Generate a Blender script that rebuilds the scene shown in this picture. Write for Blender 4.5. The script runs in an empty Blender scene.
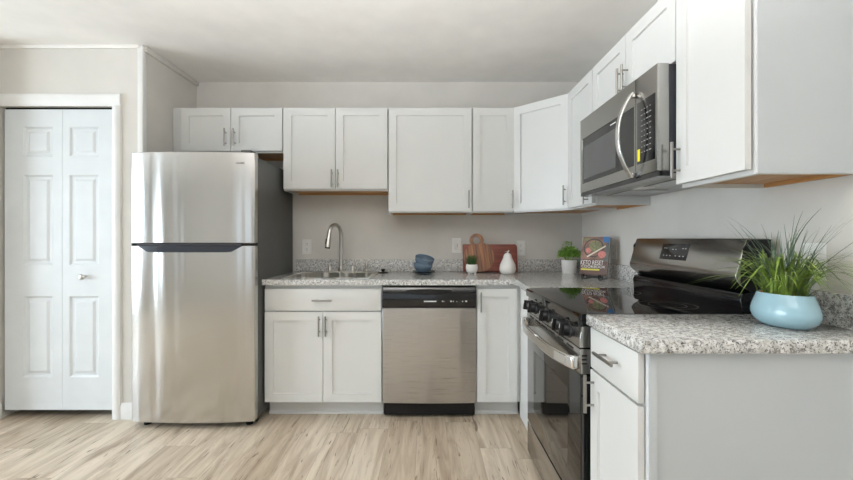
import bpy, bmesh, math, random
from mathutils import Vector, Matrix
random.seed(7)
S = bpy.context.scene
COL = S.collection
PI = math.pi

# ------------------------------------------------------------------ camera, world, lights, exposure
CAM_D, CAM_H, F = 3.26, 1.175, 405.0
cam = bpy.data.objects.new('camera', bpy.data.cameras.new('camera'))
COL.objects.link(cam)
cam.location = (0, -CAM_D, CAM_H)
cam.rotation_euler = (PI / 2, 0, 0)
cam.data.sensor_width = 36.0
cam.data.lens = 36.0 * F / 853.0
cam.data.shift_x = -0.0006
cam.data.shift_y = -0.0018
cam.data.clip_start = 0.05
S.camera = cam

W = bpy.data.worlds.new('daylight')
S.world = W
W.use_nodes = True
W.node_tree.nodes['Background'].inputs[0].default_value = (0.86, 0.93, 1.0, 1)
W.node_tree.nodes['Background'].inputs[1].default_value = 1.0


def area(name, loc, rot, sx, sy, power, color):
    l = bpy.data.lights.new(name, 'AREA')
    l.shape = 'RECTANGLE'
    l.size, l.size_y, l.energy, l.color = sx, sy, power, color
    o = bpy.data.objects.new(name, l)
    o.location, o.rotation_euler = loc, rot
    COL.objects.link(o)
    return o


RY = -6.4      # rear wall of the room behind the camera
area('rear_window_daylight', (-0.9, RY - 0.02, 1.30), (PI / 2, 0, 0), 2.3, 1.9, 15, (0.78, 0.90, 1.0))
area('left_window_daylight', (-5.62, -2.5, 1.25), (PI / 2, 0, -PI / 2), 3.0, 1.9, 315, (0.75, 0.88, 1.0))

S.view_settings.view_transform = 'Standard'
S.view_settings.look = 'None'
S.view_settings.exposure = -0.64
S.view_settings.gamma = 1.0
S.view_settings.use_curve_mapping = False


# ------------------------------------------------------------------ materials
def new_mat(name):
    m = bpy.data.materials.new(name)
    m.use_nodes = True
    nt = m.node_tree
    return m, nt, nt.nodes['Principled BSDF']


def lin(c):
    return tuple(((v / 255) / 12.92 if v / 255 <= 0.04045 else ((v / 255 + 0.055) / 1.055) ** 2.4) for v in c) + (1,)


def mat(name, rgb, rough=0.5, metal=0.0, var=0.03, scale=6.0, bump=0.0, bscale=200.0, coat=0.0, spec=None):
    """painted / plain surface with a faint procedural variation"""
    m, nt, b = new_mat(name)
    L = nt.links
    c = lin(rgb)
    tc = nt.nodes.new('ShaderNodeTexCoord')
    n = nt.nodes.new('ShaderNodeTexNoise')
    n.inputs['Scale'].default_value = scale
    n.inputs['Detail'].default_value = 3
    L.new(tc.outputs['Object'], n.inputs['Vector'])
    r = nt.nodes.new('ShaderNodeValToRGB')
    r.color_ramp.elements[0].position, r.color_ramp.elements[1].position = 0.3, 0.7
    r.color_ramp.elements[0].color = tuple(v * (1 - var) for v in c[:3]) + (1,)
    r.color_ramp.elements[1].color = tuple(min(1, v * (1 + var)) for v in c[:3]) + (1,)
    L.new(n.outputs['Fac'], r.inputs[0])
    L.new(r.outputs[0], b.inputs['Base Color'])
    b.inputs['Roughness'].default_value = rough
    b.inputs['Metallic'].default_value = metal
    if coat:
        b.inputs['Coat Weight'].default_value = coat
    if spec is not None:
        b.inputs['Specular IOR Level'].default_value = spec
    if bump:
        n2 = nt.nodes.new('ShaderNodeTexNoise')
        n2.inputs['Scale'].default_value = bscale
        L.new(tc.outputs['Object'], n2.inputs['Vector'])
        bp = nt.nodes.new('ShaderNodeBump')
        bp.inputs['Strength'].default_value = bump
        bp.inputs['Distance'].default_value = 0.002
        L.new(n2.outputs['Fac'], bp.inputs['Height'])
        L.new(bp.outputs[0], b.inputs['Normal'])
    return m


def steel(name, rgb, rough=0.28, wave=0.0, wscale=(9, 9, 0.9), streak=(1.5, 1.5, 260), amp=1.0):
    """brushed stainless: fine horizontal brushing, sheet slightly wavy along x"""
    m, nt, b = new_mat(name)
    L = nt.links
    tc = nt.nodes.new('ShaderNodeTexCoord')
    mp = nt.nodes.new('ShaderNodeMapping')
    mp.inputs['Scale'].default_value = streak
    L.new(tc.outputs['Object'], mp.inputs['Vector'])
    n = nt.nodes.new('ShaderNodeTexNoise')
    n.inputs['Scale'].default_value = 3.0
    n.inputs['Detail'].default_value = 4
    L.new(mp.outputs[0], n.inputs['Vector'])
    mr = nt.nodes.new('ShaderNodeMapRange')
    mr.inputs['To Min'].default_value = rough - 0.05 * amp
    mr.inputs['To Max'].default_value = rough + 0.07 * amp
    L.new(n.outputs['Fac'], mr.inputs['Value'])
    L.new(mr.outputs[0], b.inputs['Roughness'])
    b.inputs['Base Color'].default_value = lin(rgb)
    b.inputs['Metallic'].default_value = 1.0
    bp = nt.nodes.new('ShaderNodeBump')
    bp.inputs['Strength'].default_value = 0.05 * amp
    bp.inputs['Distance'].default_value = 0.0006
    L.new(n.outputs['Fac'], bp.inputs['Height'])
    last = bp
    if wave:
        m2 = nt.nodes.new('ShaderNodeMapping')
        m2.inputs['Scale'].default_value = wscale
        L.new(tc.outputs['Object'], m2.inputs['Vector'])
        n2 = nt.nodes.new('ShaderNodeTexNoise')
        n2.inputs['Scale'].default_value = 1.0
        n2.inputs['Detail'].default_value = 1.5
        L.new(m2.outputs[0], n2.inputs['Vector'])
        b2 = nt.nodes.new('ShaderNodeBump')
        b2.inputs['Strength'].default_value = 1.0
        b2.inputs['Distance'].default_value = wave
        L.new(n2.outputs['Fac'], b2.inputs['Height'])
        L.new(bp.outputs[0], b2.inputs['Normal'])
        last = b2
    L.new(last.outputs[0], b.inputs['Normal'])
    return m


def wood(name, dark, light, scale=(30, 30, 2.5), rough=0.45, stave=None):
    m, nt, b = new_mat(name)
    L = nt.links
    tc = nt.nodes.new('ShaderNodeTexCoord')
    mp = nt.nodes.new('ShaderNodeMapping')
    mp.inputs['Scale'].default_value = scale
    L.new(tc.outputs['Object'], mp.inputs['Vector'])
    n = nt.nodes.new('ShaderNodeTexNoise')
    n.inputs['Scale'].default_value = 1.6
    n.inputs['Detail'].default_value = 6
    n.inputs['Distortion'].default_value = 0.6
    L.new(mp.outputs[0], n.inputs['Vector'])
    r = nt.nodes.new('ShaderNodeValToRGB')
    r.color_ramp.elements[0].position, r.color_ramp.elements[1].position = 0.32, 0.68
    r.color_ramp.elements[0].color, r.color_ramp.elements[1].color = lin(dark), lin(light)
    L.new(n.outputs['Fac'], r.inputs[0])
    out = r.outputs[0]
    if stave:
        v = nt.nodes.new('ShaderNodeTexVoronoi')
        v.voronoi_dimensions = '1D'
        sp = nt.nodes.new('ShaderNodeSeparateXYZ')
        L.new(tc.outputs['Object'], sp.inputs[0])
        ml = nt.nodes.new('ShaderNodeMath')
        ml.operation = 'MULTIPLY'
        ml.inputs[1].default_value = stave
        L.new(sp.outputs['X'], ml.inputs[0])
        L.new(ml.outputs[0], v.inputs['W'])
        bw = nt.nodes.new('ShaderNodeRGBToBW')
        L.new(v.outputs['Color'], bw.inputs[0])
        mr = nt.nodes.new('ShaderNodeMapRange')
        mr.inputs['To Min'].default_value = 0.5
        mr.inputs['To Max'].default_value = 1.45
        L.new(bw.outputs[0], mr.inputs['Value'])
        mx = nt.nodes.new('ShaderNodeMix')
        mx.data_type = 'RGBA'
        mx.blend_type = 'MULTIPLY'
        mx.inputs[0].default_value = 1.0
        L.new(out, mx.inputs[6])
        L.new(mr.outputs[0], mx.inputs[7])
        out = mx.outputs[2]
    L.new(out, b.inputs['Base Color'])
    b.inputs['Roughness'].default_value = rough
    return m


def granite():
    m, nt, b = new_mat('speckled_granite')
    L = nt.links
    tc = nt.nodes.new('ShaderNodeTexCoord')

    def noise(scale, detail, rough=0.55, vec=None):
        n = nt.nodes.new('ShaderNodeTexNoise')
        n.inputs['Scale'].default_value = scale
        n.inputs['Detail'].default_value = detail
        n.inputs['Roughness'].default_value = rough
        L.new(vec or tc.outputs['Object'], n.inputs['Vector'])
        return n

    def ramp(src, stops):
        r = nt.nodes.new('ShaderNodeValToRGB')
        while len(r.color_ramp.elements) < len(stops):
            r.color_ramp.elements.new(0.5)
        for e, (p, c) in zip(r.color_ramp.elements, stops):
            e.position, e.color = p, c
        L.new(src, r.inputs[0])
        return r.outputs[0]

    def mix(fac, a, bcol):
        x = nt.nodes.new('ShaderNodeMix')
        x.data_type = 'RGBA'
        L.new(fac, x.inputs[0])
        L.new(a, x.inputs[6])
        if isinstance(bcol, tuple):
            x.inputs[7].default_value = bcol
        else:
            L.new(bcol, x.inputs[7])
        return x.outputs[2]

    base = ramp(noise(58, 4).outputs['Fac'], [(0.34, lin((176, 174, 170))), (0.50, lin((206, 205, 201))), (0.64, lin((228, 228, 226)))])
    g = ramp(noise(95, 4, 0.65).outputs['Fac'], [(0.535, (0, 0, 0, 1)), (0.60, (1, 1, 1, 1))])
    c1 = mix(g, base, lin((138, 136, 133)))
    d = ramp(noise(210, 4, 0.7).outputs['Fac'], [(0.565, (0, 0, 0, 1)), (0.61, (1, 1, 1, 1))])
    c2 = mix(d, c1, lin((34, 33, 34)))
    t = ramp(noise(80, 2).outputs['Fac'], [(0.66, (0, 0, 0, 1)), (0.72, (1, 1, 1, 1))])
    c3 = mix(t, c2, lin((168, 154, 138)))
    L.new(c3, b.inputs['Base Color'])
    b.inputs['Roughness'].default_value = 0.12
    return m


def floor_mat():
    m, nt, b = new_mat('oak_vinyl_planks')
    L = nt.links
    tc = nt.nodes.new('ShaderNodeTexCoord')
    mp = nt.nodes.new('ShaderNodeMapping')
    mp.inputs['Rotation'].default_value = (0, 0, PI / 2)
    mp.inputs['Location'].default_value = (0.37, 0.06, 0)
    L.new(tc.outputs['Object'], mp.inputs['Vector'])
    br = nt.nodes.new('ShaderNodeTexBrick')
    br.offset, br.offset_frequency = 0.0, 2
    br.inputs['Color1'].default_value = (0, 0, 0, 1)
    br.inputs['Color2'].default_value = (1, 1, 1, 1)
    br.inputs['Mortar'].default_value = (0.5, 0.5, 0.5, 1)
    br.inputs['Scale'].default_value = 1.0
    br.inputs['Mortar Size'].default_value = 0.0012
    br.inputs['Mortar Smooth'].default_value = 0.3
    br.inputs['Brick Width'].default_value = 1.22
    br.inputs['Row Height'].default_value = 0.178
    sx_ = nt.nodes.new('ShaderNodeSeparateXYZ')
    L.new(mp.outputs[0], sx_.inputs[0])
    dv = nt.nodes.new('ShaderNodeMath')
    dv.operation = 'DIVIDE'
    dv.inputs[1].default_value = 0.178
    L.new(sx_.outputs['Y'], dv.inputs[0])
    fl = nt.nodes.new('ShaderNodeMath')
    fl.operation = 'FLOOR'
    L.new(dv.outputs[0], fl.inputs[0])
    wn = nt.nodes.new('ShaderNodeTexWhiteNoise')
    wn.noise_dimensions = '1D'
    L.new(fl.outputs[0], wn.inputs['W'])
    ad = nt.nodes.new('ShaderNodeMath')
    ad.operation = 'MULTIPLY_ADD'
    ad.inputs[1].default_value = 1.22
    L.new(wn.outputs['Value'], ad.inputs[0])
    L.new(sx_.outputs['X'], ad.inputs[2])
    cb = nt.nodes.new('ShaderNodeCombineXYZ')
    L.new(ad.outputs[0], cb.inputs['X'])
    L.new(sx_.outputs['Y'], cb.inputs['Y'])
    L.new(cb.outputs[0], br.inputs['Vector'])
    tone = nt.nodes.new('ShaderNodeValToRGB')
    el = tone.color_ramp.elements
    el[0].position, el[0].color = 0.0, lin((190, 175, 154))
    el[1].position, el[1].color = 1.0, lin((220, 207, 189))
    e = el.new(0.5)
    e.color = lin((208, 195, 175))
    L.new(br.outputs['Color'], tone.inputs[0])
    # grain runs along the plank (world y), shifted per plank
    mg = nt.nodes.new('ShaderNodeMapping')
    mg.inputs['Scale'].default_value = (15, 1.6, 15)
    L.new(tc.outputs['Object'], mg.inputs['Vector'])
    off = nt.nodes.new('ShaderNodeVectorMath')
    off.operation = 'MULTIPLY_ADD'
    off.inputs[1].default_value = (37, 91, 53)
    L.new(br.outputs['Color'], off.inputs[0])
    L.new(mg.outputs[0], off.inputs[2])
    n1 = nt.nodes.new('ShaderNodeTexNoise')
    n1.inputs['Scale'].default_value = 1.0
    n1.inputs['Detail'].default_value = 7
    n1.inputs['Roughness'].default_value = 0.62
    n1.inputs['Distortion'].default_value = 0.8
    L.new(off.outputs[0], n1.inputs['Vector'])
    g1 = nt.nodes.new('ShaderNodeValToRGB')
    g1.color_ramp.elements[0].position, g1.color_ramp.elements[0].color = 0.28, lin((192, 180, 168))
    g1.color_ramp.elements[1].position, g1.color_ramp.elements[1].color = 0.60, (1, 1, 1, 1)
    L.new(n1.outputs['Fac'], g1.inputs[0])
    mx = nt.nodes.new('ShaderNodeMix')
    mx.data_type, mx.blend_type = 'RGBA', 'MULTIPLY'
    mx.inputs[0].default_value = 1.0
    L.new(tone.outputs[0], mx.inputs[6])
    L.new(g1.outputs[0], mx.inputs[7])
    # broader brown heartwood streaks and dark cracks
    ms = nt.nodes.new('ShaderNodeMapping')
    ms.inputs['Scale'].default_value = (0.42, 0.62, 0.42)
    L.new(off.outputs[0], ms.inputs['Vector'])
    n2 = nt.nodes.new('ShaderNodeTexNoise')
    n2.inputs['Scale'].default_value = 1.0
    n2.inputs['Detail'].default_value = 5
    n2.inputs['Roughness'].default_value = 0.65
    n2.inputs['Distortion'].default_value = 1.1
    L.new(ms.outputs[0], n2.inputs['Vector'])
    g2 = nt.nodes.new('ShaderNodeValToRGB')
    g2.color_ramp.elements[0].position, g2.color_ramp.elements[0].color = 0.56, (0, 0, 0, 1)
    g2.color_ramp.elements[1].position, g2.color_ramp.elements[1].color = 0.74, (0.85, 0.85, 0.85, 1)
    L.new(n2.outputs['Fac'], g2.inputs[0])
    mx2 = nt.nodes.new('ShaderNodeMix')
    mx2.data_type = 'RGBA'
    L.new(g2.outputs[0], mx2.inputs[0])
    L.new(mx.outputs[2], mx2.inputs[6])
    mx2.inputs[7].default_value = lin((128, 106, 84))
    # short dark cracks and knots
    mk = nt.nodes.new('ShaderNodeMapping')
    mk.inputs['Scale'].default_value = (3.2, 2.2, 3.2)
    L.new(off.outputs[0], mk.inputs['Vector'])
    n3 = nt.nodes.new('ShaderNodeTexNoise')
    n3.inputs['Scale'].default_value = 1.0
    n3.inputs['Detail'].default_value = 3
    n3.inputs['Distortion'].default_value = 1.6
    L.new(mk.outputs[0], n3.inputs['Vector'])
    g3 = nt.nodes.new('ShaderNodeValToRGB')
    g3.color_ramp.elements[0].position, g3.color_ramp.elements[0].color = 0.63, (0, 0, 0, 1)
    g3.color_ramp.elements[1].position, g3.color_ramp.elements[1].color = 0.70, (0.85, 0.85, 0.85, 1)
    L.new(n3.outputs['Fac'], g3.inputs[0])
    mxk = nt.nodes.new('ShaderNodeMix')
    mxk.data_type = 'RGBA'
    L.new(g3.outputs[0], mxk.inputs[0])
    L.new(mx2.outputs[2], mxk.inputs[6])
    mxk.inputs[7].default_value = lin((96, 76, 58))
    mx2 = mxk
    mx3 = nt.nodes.new('ShaderNodeMix')
    mx3.data_type = 'RGBA'
    ma = nt.nodes.new('ShaderNodeMath')
    ma.operation = 'MULTIPLY'
    ma.inputs[1].default_value = 0.55
    L.new(br.outputs['Fac'], ma.inputs[0])
    L.new(ma.outputs[0], mx3.inputs[0])
    L.new(mx2.outputs[2], mx3.inputs[6])
    mx3.inputs[7].default_value = lin((110, 92, 76))
    L.new(mx3.outputs[2], b.inputs['Base Color'])
    b.inputs['Roughness'].default_value = 0.42
    return m


M = dict(
    wall=mat('greige_wall_paint', (214, 210, 203), 0.75, bump=0.15),
    ceiling=mat('ceiling_paint', (240, 237, 232), 0.85, bump=0.1),
    trim=mat('white_trim_paint', (232, 231, 228), 0.4),
    door=mat('white_door_paint', (220, 224, 226), 0.42),
    cab=mat('white_cabinet_paint', (216, 216, 213), 0.38, var=0.01),
    cab_shaded=mat('shade_toned_end_panel', (190, 194, 196), 0.42, var=0.01),  # cabinet white darkened and cooled: shade on the camera-facing ends put into the colour
    maple=wood('maple_underside', (172, 122, 70), (206, 158, 102), (3, 40, 40)),
    floor=floor_mat(),
    granite=granite(),
    fridge=steel('brushed_steel_refrigerator', (198, 196, 193), 0.22, wave=0.014, wscale=(7.5, 7.5, 0.5)),
    dwsteel=steel('brushed_steel_dishwasher', (186, 184, 181), 0.28, wave=0.012, wscale=(8, 8, 0.5)),
    rangesteel=steel('brushed_steel_range', (172, 170, 167), 0.22, amp=0.25),
    microsteel=steel('brushed_steel_microwave', (164, 163, 160), 0.26, amp=0.15),
    pull=mat('satin_nickel_pull', (150, 147, 142), 0.3, 1.0),
    nickel=mat('brushed_nickel', (196, 193, 187), 0.28, 1.0),
    chrome=mat('bright_steel_handle', (222, 222, 220), 0.16, 1.0),
    sinksteel=steel('sink_steel', (222, 219, 212), 0.40, 0.35),
    graybody=mat('charcoal_textured_sheet', (72, 72, 69), 0.5, bump=0.3, bscale=500),
    black=mat('black_plastic', (13, 13, 14), 0.4, spec=0.3),
    blackgloss=mat('black_gloss', (12, 12, 14), 0.10),
    blackglass=mat('black_oven_glass', (14, 14, 15), 0.04, spec=0.75),
    ovenwin=mat('smoked_oven_window', (26, 25, 23), 0.05, var=0.15, scale=300, spec=0.7),
    microwin=mat('smoked_microwave_window', (74, 75, 75), 0.06, spec=0.5),
    microglass=mat('dark_microwave_glass', (26, 27, 28), 0.06, spec=0.5),
    darkslot=mat('dark_slot', (10, 10, 10), 0.9),
    navy=mat('dark_blue_black_case', (34, 36, 44), 0.45),
    pocket=mat('slate_grip_plastic', (42, 46, 54), 0.25),
    greyplate=mat('grey_painted_underside', (176, 176, 172), 0.4),
    display=mat('dark_display', (28, 28, 30), 0.12),
    mark=mat('pale_print', (225, 225, 225), 0.5),
    keymark=mat('grey_key_print', (165, 165, 165), 0.5),
    greymark=mat('dark_grey_print', (86, 84, 82), 0.4),
    yellow=mat('yellow_sticker', (236, 222, 40), 0.5),
    plastic=mat('white_plastic', (236, 235, 230), 0.35),
    bowl=mat('slate_blue_glaze', (92, 110, 126), 0.22),
    plate=mat('dark_teal_glaze', (62, 76, 84), 0.2),
    mahogany=wood('red_brown_board', (104, 44, 30), (138, 62, 44), (3, 30, 40), 0.4),
    acacia=wood('striped_acacia', (92, 54, 36), (166, 112, 72), (60, 60, 3), 0.4, stave=26.0),
    ceramic=mat('white_ceramic', (238, 235, 229), 0.25),
    whitepot=mat('matte_white_pot', (232, 230, 226), 0.45),
    soil=mat('dark_soil', (52, 40, 30), 0.95, var=0.3, scale=120),
    herb=mat('bright_herb_leaf', (134, 176, 74), 0.5, var=0.5, scale=60),
    tuft=mat('deep_green_tuft', (58, 92, 44), 0.5, var=0.4, scale=60),
    grass=mat('fresh_grass_blade', (104, 128, 48), 0.42, var=0.65, scale=25),
    reed=mat('grey_green_reed', (80, 98, 80), 0.5, var=0.25, scale=25),
    aqua=mat('pale_aqua_glaze', (150, 184, 195), 0.14, coat=0.5),
    pebble=mat('orange_brown_pebble', (196, 120, 62), 0.6, var=0.4, scale=80),
    iron=mat('black_wire', (38, 36, 36), 0.4, 0.6),
    pages=mat('book_pages', (224, 216, 200), 0.8, var=0.08, scale=300),
    cover=mat('brown_book_cover', (80, 54, 48), 0.35, var=0.15),
    coverphoto=mat('brown_tabletop_print', (124, 92, 80), 0.35, var=0.5, scale=26),
    salad=mat('green_salad_print', (120, 122, 86), 0.4, var=0.6, scale=90),
    greyside=mat('grey_green_print', (90, 98, 94), 0.4, var=0.3, scale=60),
    pink=mat('coral_pink_print', (208, 126, 120), 0.4, var=0.25, scale=90),
    bluep=mat('blue_print', (62, 120, 176), 0.4),
    pan=mat('dark_pan_print', (44, 40, 40), 0.4),
    whitep=mat('white_print', (240, 238, 234), 0.4),
    yellowp=mat('yellow_green_print', (214, 208, 74), 0.4),
)


def glow(name, color, strength):
    m, nt, b_ = new_mat(name)
    b_.inputs['Base Color'].default_value = (.9, .9, .88, 1)
    b_.inputs['Emission Color'].default_value = color + (1,)
    b_.inputs['Emission Strength'].default_value = strength
    return m


M['uplight_glow'] = glow('added_uplight_glow', (0.96, 0.97, 1.0), 560.0)  # glow of the added, unseen uplight


# ------------------------------------------------------------------ mesh helpers
def box(bm, x0, x1, y0, y1, z0, z1, bev=0.0, seg=2, matrix=None):
    r = bmesh.ops.create_cube(bm, size=1.0)
    vs = r['verts']
    for v in vs:
        v.co = Vector((x0 + (v.co.x + .5) * (x1 - x0), y0 + (v.co.y + .5) * (y1 - y0), z0 + (v.co.z + .5) * (z1 - z0)))
    if bev > 0:
        es = list({e for v in vs for e in v.link_edges})
        r2 = bmesh.ops.bevel(bm, geom=es, offset=bev, segments=seg, profile=0.5, affect='EDGES', clamp_overlap=True)
        vs = list({v for f in r2['faces'] for v in f.verts} | {v for v in vs if v.is_valid})
    if matrix is not None:
        for v in vs:
            v.co = matrix @ v.co
    return bm


def tube(bm, pts, rad, n=10, cap=True):
    """round tube along a polyline; rad is a number or one radius per point"""
    pts = [Vector(p) for p in pts]
    k = len(pts)
    rads = rad if isinstance(rad, (list, tuple)) else [rad] * k
    t0 = (pts[1] - pts[0]).normalized()
    up = Vector((0, 0, 1)) if abs(t0.z) < 0.9 else Vector((1, 0, 0))
    nrm = (up - t0 * up.dot(t0)).normalized()
    rings = []
    for i, p in enumerate(pts):
        if i == 0:
            t = pts[1] - pts[0]
        elif i == k - 1:
            t = pts[-1] - pts[-2]
        else:
            t = (pts[i + 1] - pts[i]).normalized() + (pts[i] - pts[i - 1]).normalized()
        t.normalize()
        nrm = (nrm - t * nrm.dot(t))
        nrm.normalize()
        b = t.cross(nrm)
        rings.append([bm.verts.new(p + (nrm * math.cos(2 * PI * j / n) + b * math.sin(2 * PI * j / n)) * rads[i]) for j in range(n)])
    for a, c in zip(rings, rings[1:]):
        for j in range(n):
            f = bm.faces.new((a[j], a[(j + 1) % n], c[(j + 1) % n], c[j]))
            f.smooth = True
    if cap:
        bm.faces.new(rings[0][::-1])
        bm.faces.new(rings[-1])
    return bm


def lathe(bm, prof, cx=0, cy=0, n=32, sx=1.0, sy=1.0, z0=0.0):
    """spin (r, z) points about a vertical axis; r=0 closes"""
    rings = []
    for r, z in prof:
        if r <= 1e-6:
            rings.append([bm.verts.new((cx, cy, z0 + z))])
        else:
            rings.append([bm.verts.new((cx + r * sx * math.cos(2 * PI * j / n), cy + r * sy * math.sin(2 * PI * j / n), z0 + z)) for j in range(n)])
    for a, c in zip(rings, rings[1:]):
        for j in range(n):
            q = []
            A = [a[0]] if len(a) == 1 else [a[j], a[(j + 1) % n]]
            Cc = [c[0]] if len(c) == 1 else [c[(j + 1) % n], c[j]]
            q = A + Cc
            if len(q) >= 3:
                f = bm.faces.new(q)
                f.smooth = True
    return bm


def prism(bm, poly, axis, a0, a1):
    """extrude a 2-D polygon along an axis: 'x' (y,z), 'y' (x,z), 'z' (x,y)"""
    def P(u, v, a):
        return {'x': (a, u, v), 'y': (u, a, v), 'z': (u, v, a)}[axis]
    A = [bm.verts.new(P(u, v, a0)) for u, v in poly]
    B = [bm.verts.new(P(u, v, a1)) for u, v in poly]
    n = len(poly)
    bm.faces.new(A[::-1])
    bm.faces.new(B)
    for i in range(n):
        bm.faces.new((A[i], A[(i + 1) % n], B[(i + 1) % n], B[i]))
    return bm


def rrect(x0, x1, z0, z1, r, n=6):
    """rounded rectangle outline; r one radius or four (bl, br, tr, tl)"""
    rs = r if isinstance(r, (list, tuple)) else [r] * 4
    out = []
    for (cx, cz, a0, rr) in ((x0 + rs[0], z0 + rs[0], PI, rs[0]), (x1 - rs[1], z0 + rs[1], 1.5 * PI, rs[1]),
                             (x1 - rs[2], z1 - rs[2], 0, rs[2]), (x0 + rs[3], z1 - rs[3], .5 * PI, rs[3])):
        for i in range(n + 1):
            a = a0 + .5 * PI * i / n
            out.append((cx + rr * math.cos(a), cz + rr * math.sin(a)))
    return out


def obj(name, bm, m, parent=None, sharp=35, mod_bevel=0.0):
    bmesh.ops.recalc_face_normals(bm, faces=bm.faces[:])
    me = bpy.data.meshes.new(name)
    for f in bm.faces:
        f.smooth = True
    bm.to_mesh(me)
    bm.free()
    me.set_sharp_from_angle(angle=math.radians(sharp))
    me.materials.append(m)
    o = bpy.data.objects.new(name, me)
    COL.objects.link(o)
    if parent is not None:
        o.parent = parent
    if mod_bevel:
        b = o.modifiers.new('bevel', 'BEVEL')
        b.width, b.segments, b.limit_method, b.angle_limit = mod_bevel, 2, 'ANGLE', math.radians(40)
    return o


def tag(o, label, cat, group=None, kind=None):
    o['label'] = label
    o['category'] = cat
    if group:
        o['group'] = group
    if kind:
        o['kind'] = kind
    return o


def thing(name, label, cat, loc=(0, 0, 0), rotz=0.0, group=None):
    o = bpy.data.objects.new(name, None)
    o.empty_display_size = 0.1
    COL.objects.link(o)
    o.location = loc
    o.rotation_euler = (0, 0, rotz)
    return tag(o, label, cat, group)


def struct(name, bm, m, label, parent=None, **k):
    o = obj(name, bm, m, parent, **k)
    if parent is None:
        o['kind'] = 'structure'
        o['label'] = label
        o['category'] = name.split('_')[0]
    return o


def B():
    return bmesh.new()


def bx(*a, **k):
    return box(bmesh.new(), *a, **k)


def text(name, s, size, m, parent, loc, rot=None, width=None, depth=0.0004, space=1.0):
    cu = bpy.data.curves.new(name, 'FONT')
    cu.body, cu.size, cu.extrude, cu.align_x, cu.align_y = s, 1.0, 0.0, 'CENTER', 'CENTER'
    cu.space_character = space
    t = bpy.data.objects.new(name, cu)
    COL.objects.link(t)
    bpy.context.view_layer.update()
    me = bpy.data.meshes.new_from_object(t.evaluated_get(bpy.context.evaluated_depsgraph_get()))
    bpy.data.objects.remove(t)
    bpy.data.curves.remove(cu)
    xs = [v.co.x for v in me.vertices]
    ys = [v.co.y for v in me.vertices]
    kx = (width / (max(xs) - min(xs))) if width else size
    ky = size / (max(ys) - min(ys))
    cx, cy = (max(xs) + min(xs)) / 2, (max(ys) + min(ys)) / 2
    for v in me.vertices:
        v.co = Vector(((v.co.x - cx) * kx, -depth, (v.co.y - cy) * ky)) + Vector(loc)
        if rot is not None:
            v.co = rot @ v.co
    me.materials.clear()
    me.materials.append(m)
    o = bpy.data.objects.new(name, me)
    me.name = name
    COL.objects.link(o)
    o.parent = parent
    return o


def panel_front(bm, xs, zs, panels, yf, yb, steps):
    """slab with its front at y=yf cut into a grid; cells listed in panels are inset by steps [(thickness, depth)]"""
    V = [[bm.verts.new((x, yf, z)) for z in zs] for x in xs]
    fs = {}
    for i in range(len(xs) - 1):
        for j in range(len(zs) - 1):
            fs[i, j] = bm.faces.new((V[i][j], V[i + 1][j], V[i + 1][j + 1], V[i][j + 1]))
    edge = [e for e in bm.edges if len(e.link_faces) == 1]
    r = bmesh.ops.extrude_edge_only(bm, edges=edge)
    nv = [v for v in r['geom'] if isinstance(v, bmesh.types.BMVert)]
    for v in nv:
        v.co.y = yb
    bmesh.ops.contextual_create(bm, geom=[e for e in bm.edges if len(e.link_faces) == 1])
    bmesh.ops.recalc_face_normals(bm, faces=bm.faces[:])
    cells = [fs[p] for p in panels]
    for t, d in steps:
        for f in cells:
            bmesh.ops.inset_individual(bm, faces=[f], thickness=t, depth=d, use_even_offset=True)
    return bm


# ------------------------------------------------------------------ room shell
CEIL = 2.435
XR = 1.247          # right wall
XL = -2.785         # short wall left of the closet
XO = -5.6           # far wall of the open living area on the left
XN = -1.855         # side wall of the refrigerator niche
YC = -0.62          # front of the closet wall
struct('floor', bx(XO - .1, XR + .1, RY - .1, 0.1, -0.1, 0), M['floor'], 'pale oak plank floor running towards the back wall')
struct('ceiling', bx(XO - .1, XR + .1, RY - .1, 0.1, CEIL, CEIL + .1), M['ceiling'], 'plain off-white kitchen ceiling')
struct('wall_back', bx(XL - .1, XR + .1, 0, 0.1, 0, CEIL), M['wall'], 'greige back wall behind the cabinets')
struct('wall_right', bx(XR, XR + .1, RY, 0, 0, CEIL), M['wall'], 'greige wall behind the range')
struct('wall_niche', bx(XN - .1, XN, YC, 0, 0, CEIL), M['wall'], 'greige side wall of the refrigerator niche')
b = B()
box(b, XL, XN - .1, YC, YC + .1, 2.035, CEIL)
box(b, -2.044, XN - .1, YC, YC + .1, 0, 2.035)
struct('wall_closet', b, M['wall'], 'greige wall around the white closet doors')
struct('wall_left', bx(XL - .1, XL, -0.78, 0, 0, CEIL), M['wall'], 'greige side wall left of the closet')
struct('wall_living', bx(XO, XL - .1, -0.78, -0.68, 0, CEIL), M['wall'], 'wall of the living area behind the closet')
b = B()       # far wall of the living area with a wide window
box(b, XO - .1, XO, -1.0, -0.68, 0, CEIL)
box(b, XO - .1, XO, RY, -4.0, 0, CEIL)
box(b, XO - .1, XO, -4.0, -1.0, 0, 0.3)
box(b, XO - .1, XO, -4.0, -1.0, 2.2, CEIL)
struct('wall_far', b, M['wall'], 'far wall of the living area with its window')
b = B()
box(b, XO, -2.05, RY - .1, RY, 0, CEIL)
box(b, 0.25, XR, RY - .1, RY, 0, CEIL)
box(b, -2.05, 0.25, RY - .1, RY, 0, 0.35)
box(b, -2.05, 0.25, RY - .1, RY, 2.25, CEIL)
struct('wall_rear', b, M['wall'], 'wall with the large window behind the viewer')


def window(name, fr, label):
    o = struct(name, fr, M['trim'], label)
    return o


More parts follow.
